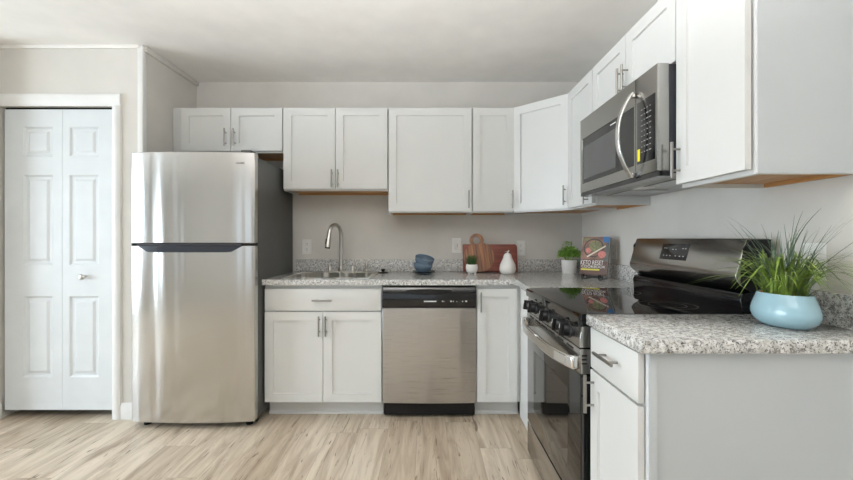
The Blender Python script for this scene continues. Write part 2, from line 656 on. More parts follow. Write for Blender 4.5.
b = B()
for x0, x1, z0, z1 in ((-2.05, -1.99, .35, 2.25), (.19, .25, .35, 2.25), (-.93, -.87, .35, 2.25), (-2.05, .25, .35, .41), (-2.05, .25, 2.19, 2.25)):
    box(b, x0, x1, RY - .005, RY + .03, z0, z1)
window('window_1', b, 'large white framed window behind the viewer')
b = B()
for y0, y1, z0, z1 in ((-4.0, -3.93, .3, 2.2), (-1.07, -1.0, .3, 2.2), (-2.54, -2.46, .3, 2.2), (-4.0, -1.0, .3, .37), (-4.0, -1.0, 2.13, 2.2)):
    box(b, XO - .005, XO + .03, y0, y1, z0, z1)
window('window_2', b, 'wide white framed window of the living area')

# trims and baseboards
struct('trim_1', bx(XN - .03, XN + .004, YC - .004, YC + .035, 0.12, CEIL, bev=.002), M['trim'], 'white corner bead at the niche edge')
struct('trim_2', bx(XN, XN + .02, YC + .01, 0, CEIL - .036, CEIL, bev=.004), M['wall'], 'narrow strip along the niche wall at the ceiling')
struct('trim_3', bx(XL, XN - .02, YC - .012, YC, CEIL - .024, CEIL, bev=.003), M['ceiling'], 'narrow strip above the closet at the ceiling')
b = B()     # closet door casing: head and one leg
prism(b, [(YC, 2.035), (YC - .012, 2.035), (YC - .02, 2.05), (YC - .02, 2.105), (YC - .012, 2.115), (YC, 2.118)], 'x', XL, -1.988)
prism(b, [(-2.044, YC), (-2.044, YC - .012), (-2.029, YC - .02), (-2.004, YC - .02), (-1.992, YC - .012), (-1.988, YC)], 'z', 0, 2.036)
struct('trim_4', b, M['trim'], 'white casing around the closet doors')


def base_prof(t=.014, h=.105):
    return [(0, 0), (-t, 0), (-t, h - .02), (-t * .55, h - .006), (-t * .4, h), (0, h)]


b = B()
prism(b, [(YC + u, v) for u, v in base_prof()], 'x', -1.988, XN)
struct('baseboard_back', b, M['trim'], 'white baseboard between closet casing and refrigerator')
b = B()
prism(b, [(XL - u, v) for u, v in base_prof()], 'y', -0.78, YC)
struct('baseboard_left', b, M['trim'], 'white baseboard on the side wall')

# bifold closet doors
t = thing('door_1', 'white bifold closet door pair with moulded panels', 'door', (XL + .016, YC, 0))
t['kind'] = 'structure'
zs = [0.052, .265, .797, 1.0, 1.592, 1.71, 1.907, 2.02]
XS = -2.405 - XL
for x0, x1, p0, p1 in ((.004, XS - .001, .125, .318), (XS + .001, .722, XS + .048, XS + .24)):
    b = B()
    panel_front(b, [x0, p0, p1, x1], zs, [(1, 1), (1, 3), (1, 5)], .012, .045, [(.012, -.009), (.014, 0), (.016, .007)])
    lf = obj('door_leaf', b, M['door'], t, sharp=20)
b = B()
lathe(b, [(0, 0), (.008, 0), (.008, .012), (.016, .018), (.018, .027), (.012, .034), (0, .036)], n=20)
kn = obj('door_knob', b, M['nickel'], lf)
kn.rotation_euler = (PI / 2, 0, 0)
kn.location = (-2.257 - XL, .012, .925)
obj('door_track', bx(.003, .722, .02, .05, 2.0215, 2.034), M['darkslot'], t)


# ------------------------------------------------------------------ cabinets
def handle(parent, kind, x, z, yf, ln=.128, name='handle'):
    """bar pull standing off the face at y=yf (towards -y)"""
    b = B()
    yb = yf - .030
    if kind == 'v':
        tube(b, [(x, yb, z - ln / 2), (x, yb, z + ln / 2)], .0055, 12)
        for s in (-.3, .3):
            tube(b, [(x, yf + .001, z + s * ln), (x, yb, z + s * ln)], .004, 8)
    else:
        tube(b, [(x - ln / 2, yb, z), (x + ln / 2, yb, z)], .0055, 12)
        for s in (-.3, .3):
            tube(b, [(x + s * ln, yf + .001, z), (x + s * ln, yb, z)], .004, 8)
    return obj(name, b, M['pull'], parent)


def shaker(parent, x0, x1, z0, z1, yf=-.0215, yb=-.004, stile=.056, name='door', hnd=None):
    b = B()
    panel_front(b, [x0, x0 + stile, x1 - stile, x1], [z0, z0 + stile, z1 - stile, z1], [(1, 1)], yf, yb, [(.001, -.009)])
    d = obj(name, b, M['cab'], parent, sharp=20)
    if hnd:
        handle(d, hnd[0], hnd[1], hnd[2], yf)
    return d


def slab(parent, x0, x1, z0, z1, yf=-.0215, yb=-.004, name='drawer', hnd=None):
    d = obj(name, bx(x0, x1, yf, yb, z0, z1, bev=.0015), M['cab'], parent)
    if hnd:
        handle(d, hnd[0], hnd[1], hnd[2], yf)
    return d


def upper(label, w, z0, z1, loc, rotz, depth=.303, group='white wall cabinets', ends=M['cab']):
    """wall cabinet: root at bottom centre of the carcass front; local y runs into the wall"""
    t = thing('wall_cabinet', label, 'cabinet', (loc[0], loc[1], z0), rotz, group)
    h = z1 - z0
    b = B()
    box(b, -w / 2, w / 2, .019, depth, .022, h)
    for s in (-1, 1):
        box(b, s * w / 2 - (.012 if s > 0 else 0), s * w / 2 + (.012 if s < 0 else 0), .019, depth, 0, .022)
    box(b, -w / 2, w / 2, 0, .019, 0, h, bev=.001)
    obj('carcass', b, M['cab'], t)
    b = B()
    box(b, -w / 2 + .0125, w / 2 - .0125, .0195, depth - .012, .0145, .0215)
    box(b, -w / 2 + .0125, w / 2 - .0125, depth - .0115, depth, .001, .0215)
    obj('underside', b, M['maple'], t)
    return t


UT = 2.128
UY = -.305
# over the refrigerator
x0, x1 = -1.852, -1.046
c = (x0 + x1) / 2
t = upper('short white two-door wall cabinet above the refrigerator', x1 - x0, 1.798, UT, (c, UY), 0)
shaker(t, -1.782 - c, -1.424 - c, .012, .322, hnd=('v', -1.455 - c, .105))
shaker(t, -1.420 - c, -1.050 - c, .012, .322, hnd=('v', -1.413 + .022 - c, .105))
# above the sink
x0, x1 = -1.043, -.285
c = (x0 + x1) / 2
t = upper('white two-door wall cabinet above the sink', x1 - x0, 1.522, UT, (c, UY), 0)
shaker(t, x0 + .003 - c, c - .002 - c, .012, .599, hnd=('v', -.022, .085))
shaker(t, c + .002 - c, x1 - .003 - c, .012, .599, hnd=('v', .022, .085))
# wide single door
x0, x1 = -.282, .326
c = (x0 + x1) / 2
t = upper('widest single-door white wall cabinet, above the dishwasher', x1 - x0, 1.362, UT, (c, UY), 0)
shaker(t, x0 + .004 - c, x1 - .003 - c, .010, .759, hnd=('v', x1 - .026 - c, .095))
# narrow single door
x0, x1 = .329, .634
c = (x0 + x1) / 2
t = upper('narrow white wall cabinet above the cutting boards', x1 - x0, 1.362, UT, (c, UY), 0)
shaker(t, x0 + .003 - c, x1 - .003 - c, .010, .759, hnd=('v', x1 - .020 - c, .095))

# diagonal corner cabinet
t = thing('corner_wall_cabinet', 'white diagonal corner wall cabinet above the potted herb', 'cabinet', (XR, 0, 1.362), 0, 'white wall cabinets')
h = UT - 1.362
poly = [(-.001, -.001), (-.609, -.001), (-.609, -.306), (-.306, -.609), (-.001, -.609)]
inn = [(-.014, -.014), (-.596, -.014), (-.596, -.296), (-.296, -.596), (-.014, -.596)]
b = B()
prism(b, poly, 'z', .022, h)
for i in range(5):
    j = (i + 1) % 5
    prism(b, [poly[i], poly[j], inn[j], inn[i]], 'z', 0, .022)
obj('carcass', b, M['cab'], t)
b = B()
prism(b, [(u * .999, v * .999) for u, v in inn], 'z', .0145, .0215)
obj('underside', b, M['maple'], t)
b = B()
panel_front(b, [-.208, -.152, .152, .208], [.010, .066, .703, .759], [(1, 1)], -.0205, -.0015, [(.001, -.009)])
d = obj('door', b, M['cab'], t, sharp=20)
hd = handle(d, 'v', .186, .095, -.0205)
mid = Matrix.Translation((-.4575, -.4575, 0)) @ Matrix.Rotation(-PI / 4, 4, 'Z')
d.data.transform(mid)
hd.data.transform(mid)

XF = .942           # carcass fronts of the uppers on the range wall


def yd(d):
    return d - CAM_D


# narrow one between corner and microwave
y0, y1 = yd(2.259), -.612
t = upper('narrow white wall cabinet squeezed between the corner cabinet and the microwave', y1 - y0, 1.362, UT, (XF, (y0 + y1) / 2), -PI / 2)
w = y1 - y0
shaker(t, -w / 2 + .003, w / 2 - .003, .010, .759, hnd=('v', w / 2 - .055, .075))
# above the microwave
y0, y1 = yd(1.4985), yd(2.256)
w = y1 - y0
t = upper('short white two-door wall cabinet above the microwave', w, 1.828, UT, (XF, (y0 + y1) / 2), -PI / 2)
shaker(t, -w / 2 + .003, -.002, .006, .293, hnd=('v', -.022, .080))
shaker(t, .002, w / 2 - .003, .006, .293, hnd=('v', .022, .080))
# nearest one
y0, y1 = yd(1.159), yd(1.4955)
w = y1 - y0
t = upper('tall white wall cabinet with a plain end panel above the blue planter', w, 1.360, UT, (XF, (y0 + y1) / 2), -PI / 2)
shaker(t, -w / 2 + .006, w / 2 - .008, .014, .759, yf=-.0255, yb=-.008, hnd=('v', -w / 2 + .028, .10))
obj('end_panel', bx(w / 2, w / 2 + .004, .002, .302, .001, UT - 1.360 - .001), M['cab_shaded'], t)

# base cabinets -------------------------------------------------------
BZ, KICK = .874, .107
BYF = -.61


def base(label, w, loc, rotz, depth=.605, name='base_cabinet'):
    t = thing(name, label, 'cabinet', (loc[0], loc[1], 0), rotz, 'white base cabinets')
    b = B()
    box(b, -w / 2, w / 2, 0, depth, KICK, BZ - .001, bev=.0008)
    obj('carcass', b, M['cab'], t)
    b = B()
    box(b, -w / 2, w / 2, .075, .09, 0, KICK)
    prism(b, [(.075, 0), (.063, 0), (.064, .012), (.070, .018), (.075, .019)], 'x', -w / 2, w / 2)
    obj('toe_kick', b, M['cab'], t)
    return t


x0, x1 = -1.058, -.293
c = (x0 + x1) / 2
w = x1 - x0
t = thing('base_cabinet', 'white two-door sink base cabinet next to the refrigerator', 'cabinet', (c, BYF, 0), 0, 'white base cabinets')
b = B()      # open-topped carcass so that the sink bowl hangs inside it
box(b, -w / 2, -w / 2 + .016, .019, .605, KICK, BZ - .001)
box(b, w / 2 - .016, w / 2, .019, .605, KICK, BZ - .001)
box(b, -w / 2, w / 2, 0, .019, KICK, BZ - .001)
box(b, -w / 2 + .016, w / 2 - .016, .019, .605, KICK, KICK + .016)
box(b, -w / 2 + .016, w / 2 - .016, .595, .605, KICK + .016, BZ - .001)
obj('carcass', b, M['cab'], t)
b = B()
box(b, -w / 2, w / 2, .075, .09, 0, KICK)
prism(b, [(.075, 0), (.063, 0), (.064, .012), (.070, .018), (.075, .019)], 'x', -w / 2, w / 2)
obj('toe_kick', b, M['cab'], t)
slab(t, -w / 2 + .004, w / 2 - .004, .706, .848, name='drawer_front', hnd=('h', 0, .776))
shaker(t, -w / 2 + .004, -.002, .112, .698, hnd=('v', -.021, .61))
shaker(t, .002, w / 2 - .004, .112, .698, hnd=('v', .021, .61))

# narrow base cabinet + blind corner with its return to the range
x0, x1 = .322, .610
c = (x0 + x1) / 2
w = x1 - x0
t = base('narrow white base cabinet between the dishwasher and the range', w, (c, BYF), 0)
shaker(t, -w / 2 + .004, w / 2 - .026, .112, .848, hnd=('v', -w / 2 + .026, .765))
b = B()
box(b, w / 2, w / 2 + .02, -.435, .02, KICK, BZ - .001)
box(b, w / 2 + .004, w / 2 + .02, -.435, .03, 0, KICK)
obj('corner_filler', b, M['cab'], t)

# nearest base cabinet
XB = .587
y0, y1 = yd(1.078), yd(1.405)
w = y1 - y0
t = base('white one-drawer base cabinet with a plain end panel under the blue planter', w, (XB, (y0 + y1) / 2), -PI / 2, depth=.655)
slab(t, -w / 2 + .004, w / 2 - .008, .732, .868, name='drawer', hnd=('h', .0, .806))
shaker(t, -w / 2 + .004, w / 2 - .008, .112, .724, hnd=('v', -w / 2 + .032, .648))
b = B()
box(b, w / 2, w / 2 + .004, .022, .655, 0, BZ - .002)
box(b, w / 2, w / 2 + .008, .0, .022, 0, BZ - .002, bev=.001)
obj('end_panel', b, M['cab_shaded'], t)

# ------------------------------------------------------------------ countertops
CT = .910
SINK = (-.955, -.385, -.575, -.185)       # hole x0 x1 y0 y1
t = thing('countertop', 'speckled granite worktop along the back wall with the sink cut-out', 'countertop', (0, 0, 0), 0, 'granite countertops')
b = B()
xs = [-1.062, SINK[0], SINK[1], .586, .86, XR - .001]
front = -.655
sx0, sx1, sy0, sy1 = SINK


def slab_prism(poly):
    prism(b, poly, 'z', BZ, CT)


slab_prism([(-1.062, -.001), (-1.062, front), (sx0, front), (sx0, -.001)])
slab_prism([(sx0, front), (sx1, front), (sx1, sy0), (sx0, sy0)])
slab_prism([(sx0, sy1), (sx1, sy1), (sx1, -.001), (sx0, -.001)])
slab_prism([(sx1, front), (.57, front), (.585, -.665), (.562, -.85), (.556, -1.056), (XR - .001, -1.056), (XR - .001, -.001), (sx1, -.001)])
bmesh.ops.remove_doubles(b, verts=b.verts[:], dist=1e-5)
obj('slab', b, M['granite'], t, sharp=25)
b = B()
box(b, -1.05, XR - .001, -.020, -.0005, CT + .0003, 1.007, bev=.002)
tag(obj('backsplash', b, M['granite']), 'long low granite backsplash on the back wall behind the faucet', 'backsplash', 'granite backsplashes')
tag(obj('backsplash', bx(XR - .020, XR - .0005, -1.03, -.0205, CT + .0003, 1.007, bev=.002), M['granite']), 'short granite backsplash on the range wall behind the cookbook', 'backsplash', 'granite backsplashes')

t = thing('countertop', 'short speckled granite worktop carrying the blue planter', 'countertop', (0, 0, 0), 0, 'granite countertops')
ya, yb_ = yd(1.054), yd(1.418)
obj('slab', bx(.556, XR - .001, ya, yb_, BZ, CT, bev=.004), M['granite'], t)
tag(obj('backsplash', bx(XR - .020, XR - .0005, ya + .0, yb_, CT + .0003, 1.010, bev=.002), M['granite']), 'low granite backsplash behind the blue planter', 'backsplash', 'granite backsplashes')

# ------------------------------------------------------------------ sink, faucet
t = thing('kitchen_sink', 'stainless steel drop-in sink set in the granite under the tall faucet', 'sink', (-.67, -.38, CT))
b = B()
rx0, rx1, ry0, ry1 = sx0 - .015 + .67, sx1 + .015 + .67, sy0 - .015 + .38, -.075 + .38
ix0, ix1, iy0, iy1 = sx0 + .02 + .67, sx1 - .02 + .67, sy0 + .02 + .38, sy1 - .015 + .38
o1, i1 = rrect(rx0, rx1, ry0, ry1, .03), rrect(ix0, ix1, iy0, iy1, .05)
i2 = rrect(ix0 + .012, ix1 - .012, iy0 + .012, iy1 - .012, .06)
n = len(o1)


def ring(pts, z):
    return [b.verts.new((u, v, z)) for u, v in pts]


R = [ring(o1, .0006), ring(o1, .004), ring(i1, .0045), ring(i1, -.006), ring(i2, -.165), ring([((u - .0) * .85, (v - .02) * .85 + .02) for u, v in i2], -.178)]
for a, c2 in zip(R, R[1:]):
    for j in range(n):
        b.faces.new((a[j], a[(j + 1) % n], c2[(j + 1) % n], c2[j]))
b.faces.new(R[-1])
sk = obj('basin', b, M['sinksteel'], t, sharp=40)
b = B()
lathe(b, [(0, 0), (.04, 0), (.043, .003), (.03, .004), (.028, -.002), (0, -.003)], 0, .0, 24, z0=-.177)
obj('drain', b, M['chrome'], t)

FX, FY = -.665, -.125
t = thing('faucet', 'tall brushed nickel gooseneck faucet with pull-down spray head', 'faucet', (FX, FY, CT + .0045))
b = B()
prism(b, rrect(-.108, .108, -.026, .026, .024), 'z', 0, .008)
obj('deck_plate', b, M['nickel'], t, mod_bevel=.002)
b = B()
lathe(b, [(.026, .008), (.026, .02), (.018, .03), (.0135, .045), (.0135, .05)], 0, 0, 20)
dx, dy = -.062, -.125
L_ = math.hypot(dx, dy)
pts = [(0, 0, .04), (0, 0, .15), (0, 0, .285)]
for i in range(1, 13):
    a = PI * i / 12 * .97
    u = (1 - math.cos(a)) / 2
    pts.append((dx * u, dy * u, .285 + .080 * math.sin(a)))
tube(b, pts, .0135, 14)
obj('neck', b, M['nickel'], t)
e = Vector(pts[-1])
dr = (Vector(pts[-1]) - Vector(pts[-2])).normalized()
b = B()
tube(b, [e - dr * .01, e + dr * .02, e + dr * .085, e + dr * .10], [.014, .0165, .021, .0205], 16)
sh = obj('spray_head', b, M['nickel'], t)
b = B()
tube(b, [e + dr * .1005, e + dr * .106], [.0195, .0185], 16)
obj('nozzle', b, M['black'], sh)
b = B()
hb = e + dr * .055 + Vector((-.012, -.0165, 0))
tube(b, [hb - dr * .02, hb + dr * .02], .005, 8)
obj('spray_button', b, M['black'], sh)
for s in (-1, 1):
    b = B()
    lathe(b, [(.017, .008), (.017, .012), (.011, .02), (.010, .042), (.007, .048), (0, .05)], s * .088, 0, 16)
    tube(b, [(s * .088, 0, .04), (s * .094, -.004, .056), (s * .098, -.012, .066)], [.006, .005, .004], 8)
    obj('lever_handle', b, M['nickel'], t)
t = thing('side_sprayer', 'small brushed nickel side sprayer standing beside the faucet', 'sprayer', (-.468, -.125, CT + .0045))
b = B()
lathe(b, [(.020, 0), (.020, .006), (.013, .014), (.011, .03), (.012, .034)], 0, 0, 16)
obj('base', b, M['nickel'], t)
b = B()
lathe(b, [(.011, .034), (.013, .045), (.014, .06), (.011, .075), (.006, .082), (0, .083)], 0, 0, 16)
obj('spray_grip', b, M['nickel'], t)
t = thing('sink_stopper', 'small black stopper lying on the granite beside the sink', 'stopper', (-.338, -.145, CT))
b = B()
lathe(b, [(0, 0), (.040, 0), (.042, .004), (.034, .009), (.020, .011), (0, .0115)], 0, 0, 24)
obj('disc', b, M['black'], t)
b = B()
lathe(b, [(.010, .0112), (.014, .018), (.018, .024), (.014, .032), (0, .034)], 0, 0, 18)
obj('knob', b, M['black'], t)

# ------------------------------------------------------------------ refrigerator
FRX0, FRX1 = -1.832, -1.066
FW = FRX1 - FRX0
t = thing('refrigerator', 'stainless steel top-freezer refrigerator with charcoal sides', 'refrigerator', ((FRX0 + FRX1) / 2, -.098, 0))
obj('body', bx(-FW / 2 + .003, FW / 2 - .002, -.60, .06, .035, 1.688, bev=.004), M['graybody'], t)


def fdoor(z0, z1, nm):
    """gently bowed door skin"""
    b = B()
    pts = []
    k = 26
    hw = FW / 2
    for i in range(k + 1):
        u = -1 + 2 * i / k
        pts.append((u * hw, -.658 - .026 * (1 - u * u) - (0 if abs(u) < .999 else -.008)))
    poly = [(-hw, -.606)] + pts + [(hw, -.606)]
    prism(b, poly, 'z', z0, z1)
    return obj(nm, b, M['fridge'], t, sharp=30, mod_bevel=.004)


fz = fdoor(1.145, 1.707, 'freezer_door')
fd = fdoor(.042, 1.130, 'main_door')
obj('gasket', bx(-FW / 2 + .008, FW / 2 - .008, -.606, -.598, .05, 1.70), M['black'], t)
# recessed grip: slate wedge under the freezer door
b = B()
hw = FW / 2
prof = []
k = 22
up, lo = [], []
gx0, gx1 = -hw * .86, hw * .80
for i in range(k + 1):
    x = gx0 + (gx1 - gx0) * i / k
    u = x / hw
    yf = -.659 - .026 * (1 - u * u)
    s = min(1, min(i, k - i) / 2.2)
    up.append((x, yf - .004, 1.143))
    lo.append((x, yf - .0035, 1.126 - .036 * s))
Bk = [(x, y + .03, z) for x, y, z in up]
Bl = [(x, y + .03, z) for x, y, z in lo]
rows = [[b.verts.new(p) for p in r] for r in (up, lo, Bl, Bk)]
for q in range(4):
    A, C2 = rows[q], rows[(q + 1) % 4]
    for i in range(k):
        b.faces.new((A[i], A[i + 1], C2[i + 1], C2[i]))
for i in (0, k):
    b.faces.new([r[i] for r in rows])
gr = obj('grip_recess', b, M['pocket'], fd, sharp=30)
b = B()
pts = [(gx0 + (gx1 - gx0) * i / k, -.664 - .026 * (1 - ((gx0 + (gx1 - gx0) * i / k) / hw) ** 2), 1.137) for i in range(k + 1)]
tube(b, pts, .007, 8)
obj('grip_lip', b, M['navy'], fz)
obj('door_gap', bx(-hw + .004, hw - .004, -.655, -.607, 1.1305, 1.1445), M['darkslot'], t)
obj('hinge_cover', bx(hw - .085, hw - .02, -.66, -.59, 1.7075, 1.722, bev=.004), M['graybody'], t)
for s in (-1, 1):
    b = B()
    lathe(b, [(0, 0), (.022, 0), (.022, .012), (.012, .015), (.012, .036)], s * (hw - .06), -.59, 16)
    obj('foot', b, M['black'], t)
obj('base_grille', bx(-hw + .015, hw - .015, -.585, -.56, .012, .036), M['black'], t)
text('logo', 'FRIGIDAIRE', .011, M['greymark'], fz, (.288, -.6705, 1.640), width=.072)

# ------------------------------------------------------------------ dishwasher
DX0, DX1 = -.289, .318
DW = DX1 - DX0
t = thing('dishwasher', 'stainless steel dishwasher with black control panel between white base cabinets', 'dishwasher', ((DX0 + DX1) / 2, BYF, 0))
obj('tub', bx(-DW / 2 + .01, DW / 2 - .01, .005, .57, .02, .865), M['black'], t)
b = B()
k = 16
hw = DW / 2
poly = [(-hw + .001, .004)] + [((-1 + 2 * i / k) * (hw - .001), -.026 - .008 * (1 - (-1 + 2 * i / k) ** 2)) for i in range(k + 1)] + [(hw - .001, .004)]
prism(b, poly, 'z', .108, .724)
obj('door_panel', b, M['dwsteel'], t, mod_bevel=.003)
b = B()
prism(b, [(.004, .727), (-.036, .727), (-.040, .735), (-.038, .80), (-.030, .845), (-.022, .862), (.004, .864)], 'x', -hw + .001, hw - .001)
cp = obj('control_panel', b, M['blackgloss'], t, mod_bevel=.003)
b = B()
pr = [(-.15, .842), (-.14, .826), (-.10, .816), (0, .811), (.10, .816), (.14, .826), (.15, .842), (0, .850)]
prism(b, pr, 'y', -.044, -.030)
obj('latch_pocket', b, M['black'], cp, mod_bevel=.003)
obj('word_print', bx(-.035, .045, -.0412, -.039, .766, .773), M['mark'], cp)
for x, s in ((.085, .006), (.094, .004), (.140, .008), (.155, .004), (.178, .003), (.215, .005), (.238, .010)):
    obj('icon_print', bx(x - s / 2 * 1.2, x + s / 2 * 1.2, -.0412, -.039, .766, .766 + min(.008, s + .002)), M['mark'], cp)
obj('toe_kick', bx(-hw + .003, hw - .003, .055, .075, .004, .104), M['black'], t)

# ------------------------------------------------------------------ range
RYN, RYF = yd(1.437), yd(2.198)          # near and far ends
RW = RYF - RYN
XD = .545
t = thing('kitchen_range', 'stainless steel electric range with black glass cooktop and oven door', 'range', (XD, (RYN + RYF) / 2, 0), -PI / 2)
# local: x from -RW/2 (far) to RW/2 (near), y into the wall, z up
hw = RW / 2
obj('body', bx(-hw + .002, hw - .002, .036, .66, .03, .862), M['blackgloss'], t)
obj('storage_drawer', bx(-hw + .001, hw - .001, .0, .034, .028, .188, bev=.003), M['rangesteel'], t)
dr_ = obj('oven_door', bx(-hw + .001, hw - .001, .0, .034, .198, .690, bev=.003), M['blackglass'], t)
obj('oven_window', bx(-hw + .13, hw - .13, -.0006, .002, .30, .60), M['ovenwin'], dr_)
b = B()
box(b, -hw + .001, hw - .001, -.002, .034, .692, .782, bev=.003)
obj('door_top_band', b, M['rangesteel'], dr_)
for i in range(6):
    x = -hw + .10 + i * (RW - .2) / 5
    obj('vent_slot', bx(x - .035, x + .035, -.0028, .0, .764, .772), M['darkslot'], dr_)
b = B()      # bowed flat handle bar
k = 20
inner, outer = [], []
for i in range(k + 1):
    u = -1 + 2 * i / k
    x = u * (hw - .012)
    off = .012 + .042 * (1 - u ** 4 * .9 - u * u * .1)
    inner.append((x, -off))
    outer.append((x, -off - .014))
for i in range(k):
    prism(b, [inner[i], inner[i + 1], outer[i + 1], outer[i]], 'z', .706, .752)
for s in (-1, 1):
    xx = s * (hw - .012)
    box(b, min(xx, xx - s * .03), max(xx, xx - s * .03), -.026, -.002, .704, .754)
bmesh.ops.remove_doubles(b, verts=b.verts[:], dist=1e-5)
dup_f = {}
for f in b.faces:
    dup_f.setdefault(tuple(round(q, 5) for q in f.calc_center_median()), []).append(f)
bmesh.ops.delete(b, geom=[f for g in dup_f.values() if len(g) > 1 for f in g], context='FACES')
obj('handle', b, M['chrome'], dr_, sharp=40, mod_bevel=.006)
# knob fascia with end caps
b = B()
prism(b, [(.034, .786), (-.004, .786), (-.002, .82), (.006, .862), (.034, .862)], 'x', -hw + .001, hw - .001)
fa = obj('control_fascia', b, M['rangesteel'], t, mod_bevel=.002)
for dd in (2.115, 2.025, 1.82, 1.635, 1.545):
    x = 2.198 - dd - hw
    b = B()
    lathe(b, [(0, -.0), (.029, 0), (.029, .004), (.024, .008), (.0235, .026), (.021, .030), (0, .030)], 0, 0, 24)
    box(b, -.0065, .0065, -.024, .024, .022, .042, bev=.002)
    kb = obj('knob', b, M['black'], fa)
    kb.rotation_euler = (PI / 2 - .12, 0, 0)
    kb.location = (x, .001, .825)
    b = B()
    box(b, -.0016, .0016, .004, .020, .0422, .0432)
    obj('pointer', b, M['mark'], kb)
# cooktop
b = B()
prism(b, [(-.006, .866), (-.008, .896), (-.002, .905), (.02, .908), (.575, .908), (.575, .866)], 'x', -hw, hw)
ck = obj('cooktop', b, M['blackglass'], t)
b = B()
for x, y, r in ((-.19, .16, .105), (.19, .16, .085), (-.19, .42, .085), (.19, .42, .105), (0, .31, .06)):
    for rr in (r, r * .65):
        ri, ro = rr - .0012, rr
        A = [b.verts.new((x + ri * math.cos(2 * PI * j / 40), y + ri * math.sin(2 * PI * j / 40), .9083)) for j in range(40)]
        C2 = [b.verts.new((x + ro * math.cos(2 * PI * j / 40), y + ro * math.sin(2 * PI * j / 40), .9083)) for j in range(40)]
        for j in range(40):
            b.faces.new((A[j], A[(j + 1) % 40], C2[(j + 1) % 40], C2[j]))
obj('burner_rings', b, M['greymark'], ck)
# backguard
b = B()
prism(b, [(.66, .866), (.575, .866), (.575, .93), (.570, .955), (.578, .978), (.60, .984), (.66, .984)], 'x', -hw + .002, hw - .004)
obj('rear_riser', b, M['blackgloss'], t, mod_bevel=.002)
b = B()
prism(b, [(.67, .985), (.60, .985), (.575, 1.012), (.575, 1.14), (.60, 1.172), (.67, 1.172)], 'x', hw - .001, hw + .008)
obj('end_cap', b, M['black'], t)
b = B()
prism(b, [(.67, .985), (.60, .985), (.575, 1.012), (.575, 1.14), (.60, 1.172), (.67, 1.172)], 'x', -hw + .0, -hw + .006)
obj('end_cap', b, M['black'], t)
b = B()
prism(b, [(.67, .985), (.605, .985), (.567, 1.008), (.552, 1.030), (.551, 1.044), (.556, 1.058), (.588, 1.170), (.594, 1.175), (.67, 1.175)], 'x', -hw + .006, hw - .001)
bg = obj('backguard', b, M['rangesteel'], t, mod_bevel=.002)
# display on the sloping face (face passes (y .556, z 1.058) .. (.588, 1.170))
fa_ang = math.atan2(.032, .112)
mt = Matrix.Translation((1.835 - 0, 0, 0))
mf = Matrix.Translation((2.198 - 1.832 - hw, .556, 1.058)) @ Matrix.Rotation(-fa_ang, 4, 'X')
b = B()
box(b, -.098, .098, -.0012, .002, .022, .096, bev=.0008)
ds = obj('display', b, M['display'], bg)
ds.data.transform(mf)
for x, z in ((-.075, .075), (-.06, .075), (.06, .075), (.078, .075), (-.07, .04), (-.045, .04), (-.02, .04), (.02, .04), (.05, .04), (.075, .04), (-.01, .07), (.012, .07)):
    ic = obj('icon_print', bx(x - .004, x + .004, -.0018, -.0011, z - .0015, z + .0015), M['mark'], ds)
    ic.data.transform(mf)
b = B()
for i in range(3):
    box(b, hw - .0002, hw + .0008, .004, .022, .728 + .014 * i, .733 + .014 * i)
obj('handle_end_vent', b, M['darkslot'], dr_)
b = B()
box(b, hw - .001, hw + .0006, .001, .033, .694, .782)
obj('steel_end_cap', b, M['rangesteel'], dr_)
obj('fascia_end_cap', bx(hw - .001, hw + .0006, .003, .032, .79, .86), M['rangesteel'], fa)
for sx in (-1, 1):
    for yy in (.08, .6):
        b = B()
        lathe(b, [(0, 0), (.018, 0), (.018, .008), (.008, .01), (.008, .031)], sx * (hw - .05), yy, 12)
        obj('foot', b, M['black'], t)

# ------------------------------------------------------------------ microwave
MYN, MYF = yd(1.501), yd(2.254)
MW = MYF - MYN
XM = .854
MZ0, MZ1 = 1.407, 1.826
t = thing('microwave_oven', 'stainless steel over-the-range microwave with bowed vertical handle', 'microwave', (XM, (MYN + MYF) / 2, MZ0), -PI / 2)
hw = MW / 2
H = MZ1 - MZ0
obj('case', bx(-hw + .004, hw - .004, .045, .392, .012, H - .001, bev=.002), M['navy'], t)
split = 2.254 - 1.658 - hw
b = B()
panel_front(b, [-hw, -hw + .022, 2.254 - 1.671 - hw, split - .001], [.02, .067, .313, H], [(1, 1)], 0, .044, [(.002, -.003)])
md = obj('door', b, M['microsteel'], t, sharp=20)
wx0, wx1 = -hw + .025, 2.254 - 1.674 - hw
obj('door_glass', bx(wx0, wx1, .0012, .0030, .070, .310), M['microglass'], md)
obj('window_screen', bx(wx0 + .022, 2.254 - 1.835 - hw, .0004, .0012, .090, .267), M['microwin'], md)
obj('logo_print', bx(2.254 - 1.89 - hw, 2.254 - 1.835 - hw, .0004, .0012, .293, .298), M['mark'], md)
b = B()
box(b, split + .001, hw, 0, .044, .02, H, bev=.002)
cpn = obj('control_panel', b, M['microsteel'], t)
obj('keypad_glass', bx(split + .012, hw - .014, -.0012, .002, .067, .315, bev=.0008), M['blackgloss'], cpn)
b = B()
for i in range(9):
    for j in range(4):
        x = split + .05 + j * .020
        z = .110 + i * .021
        wv = random.choice((.004, .005, .007))
        box(b, x - wv, x + wv, -.0018, -.0011, z - .0013, z + .0013)
obj('key_print', b, M['keymark'], cpn)
obj('sticker', bx(split + .018, split + .036, -.0020, -.0012, .078, .126), M['yellow'], cpn)
b = B()
k = 20
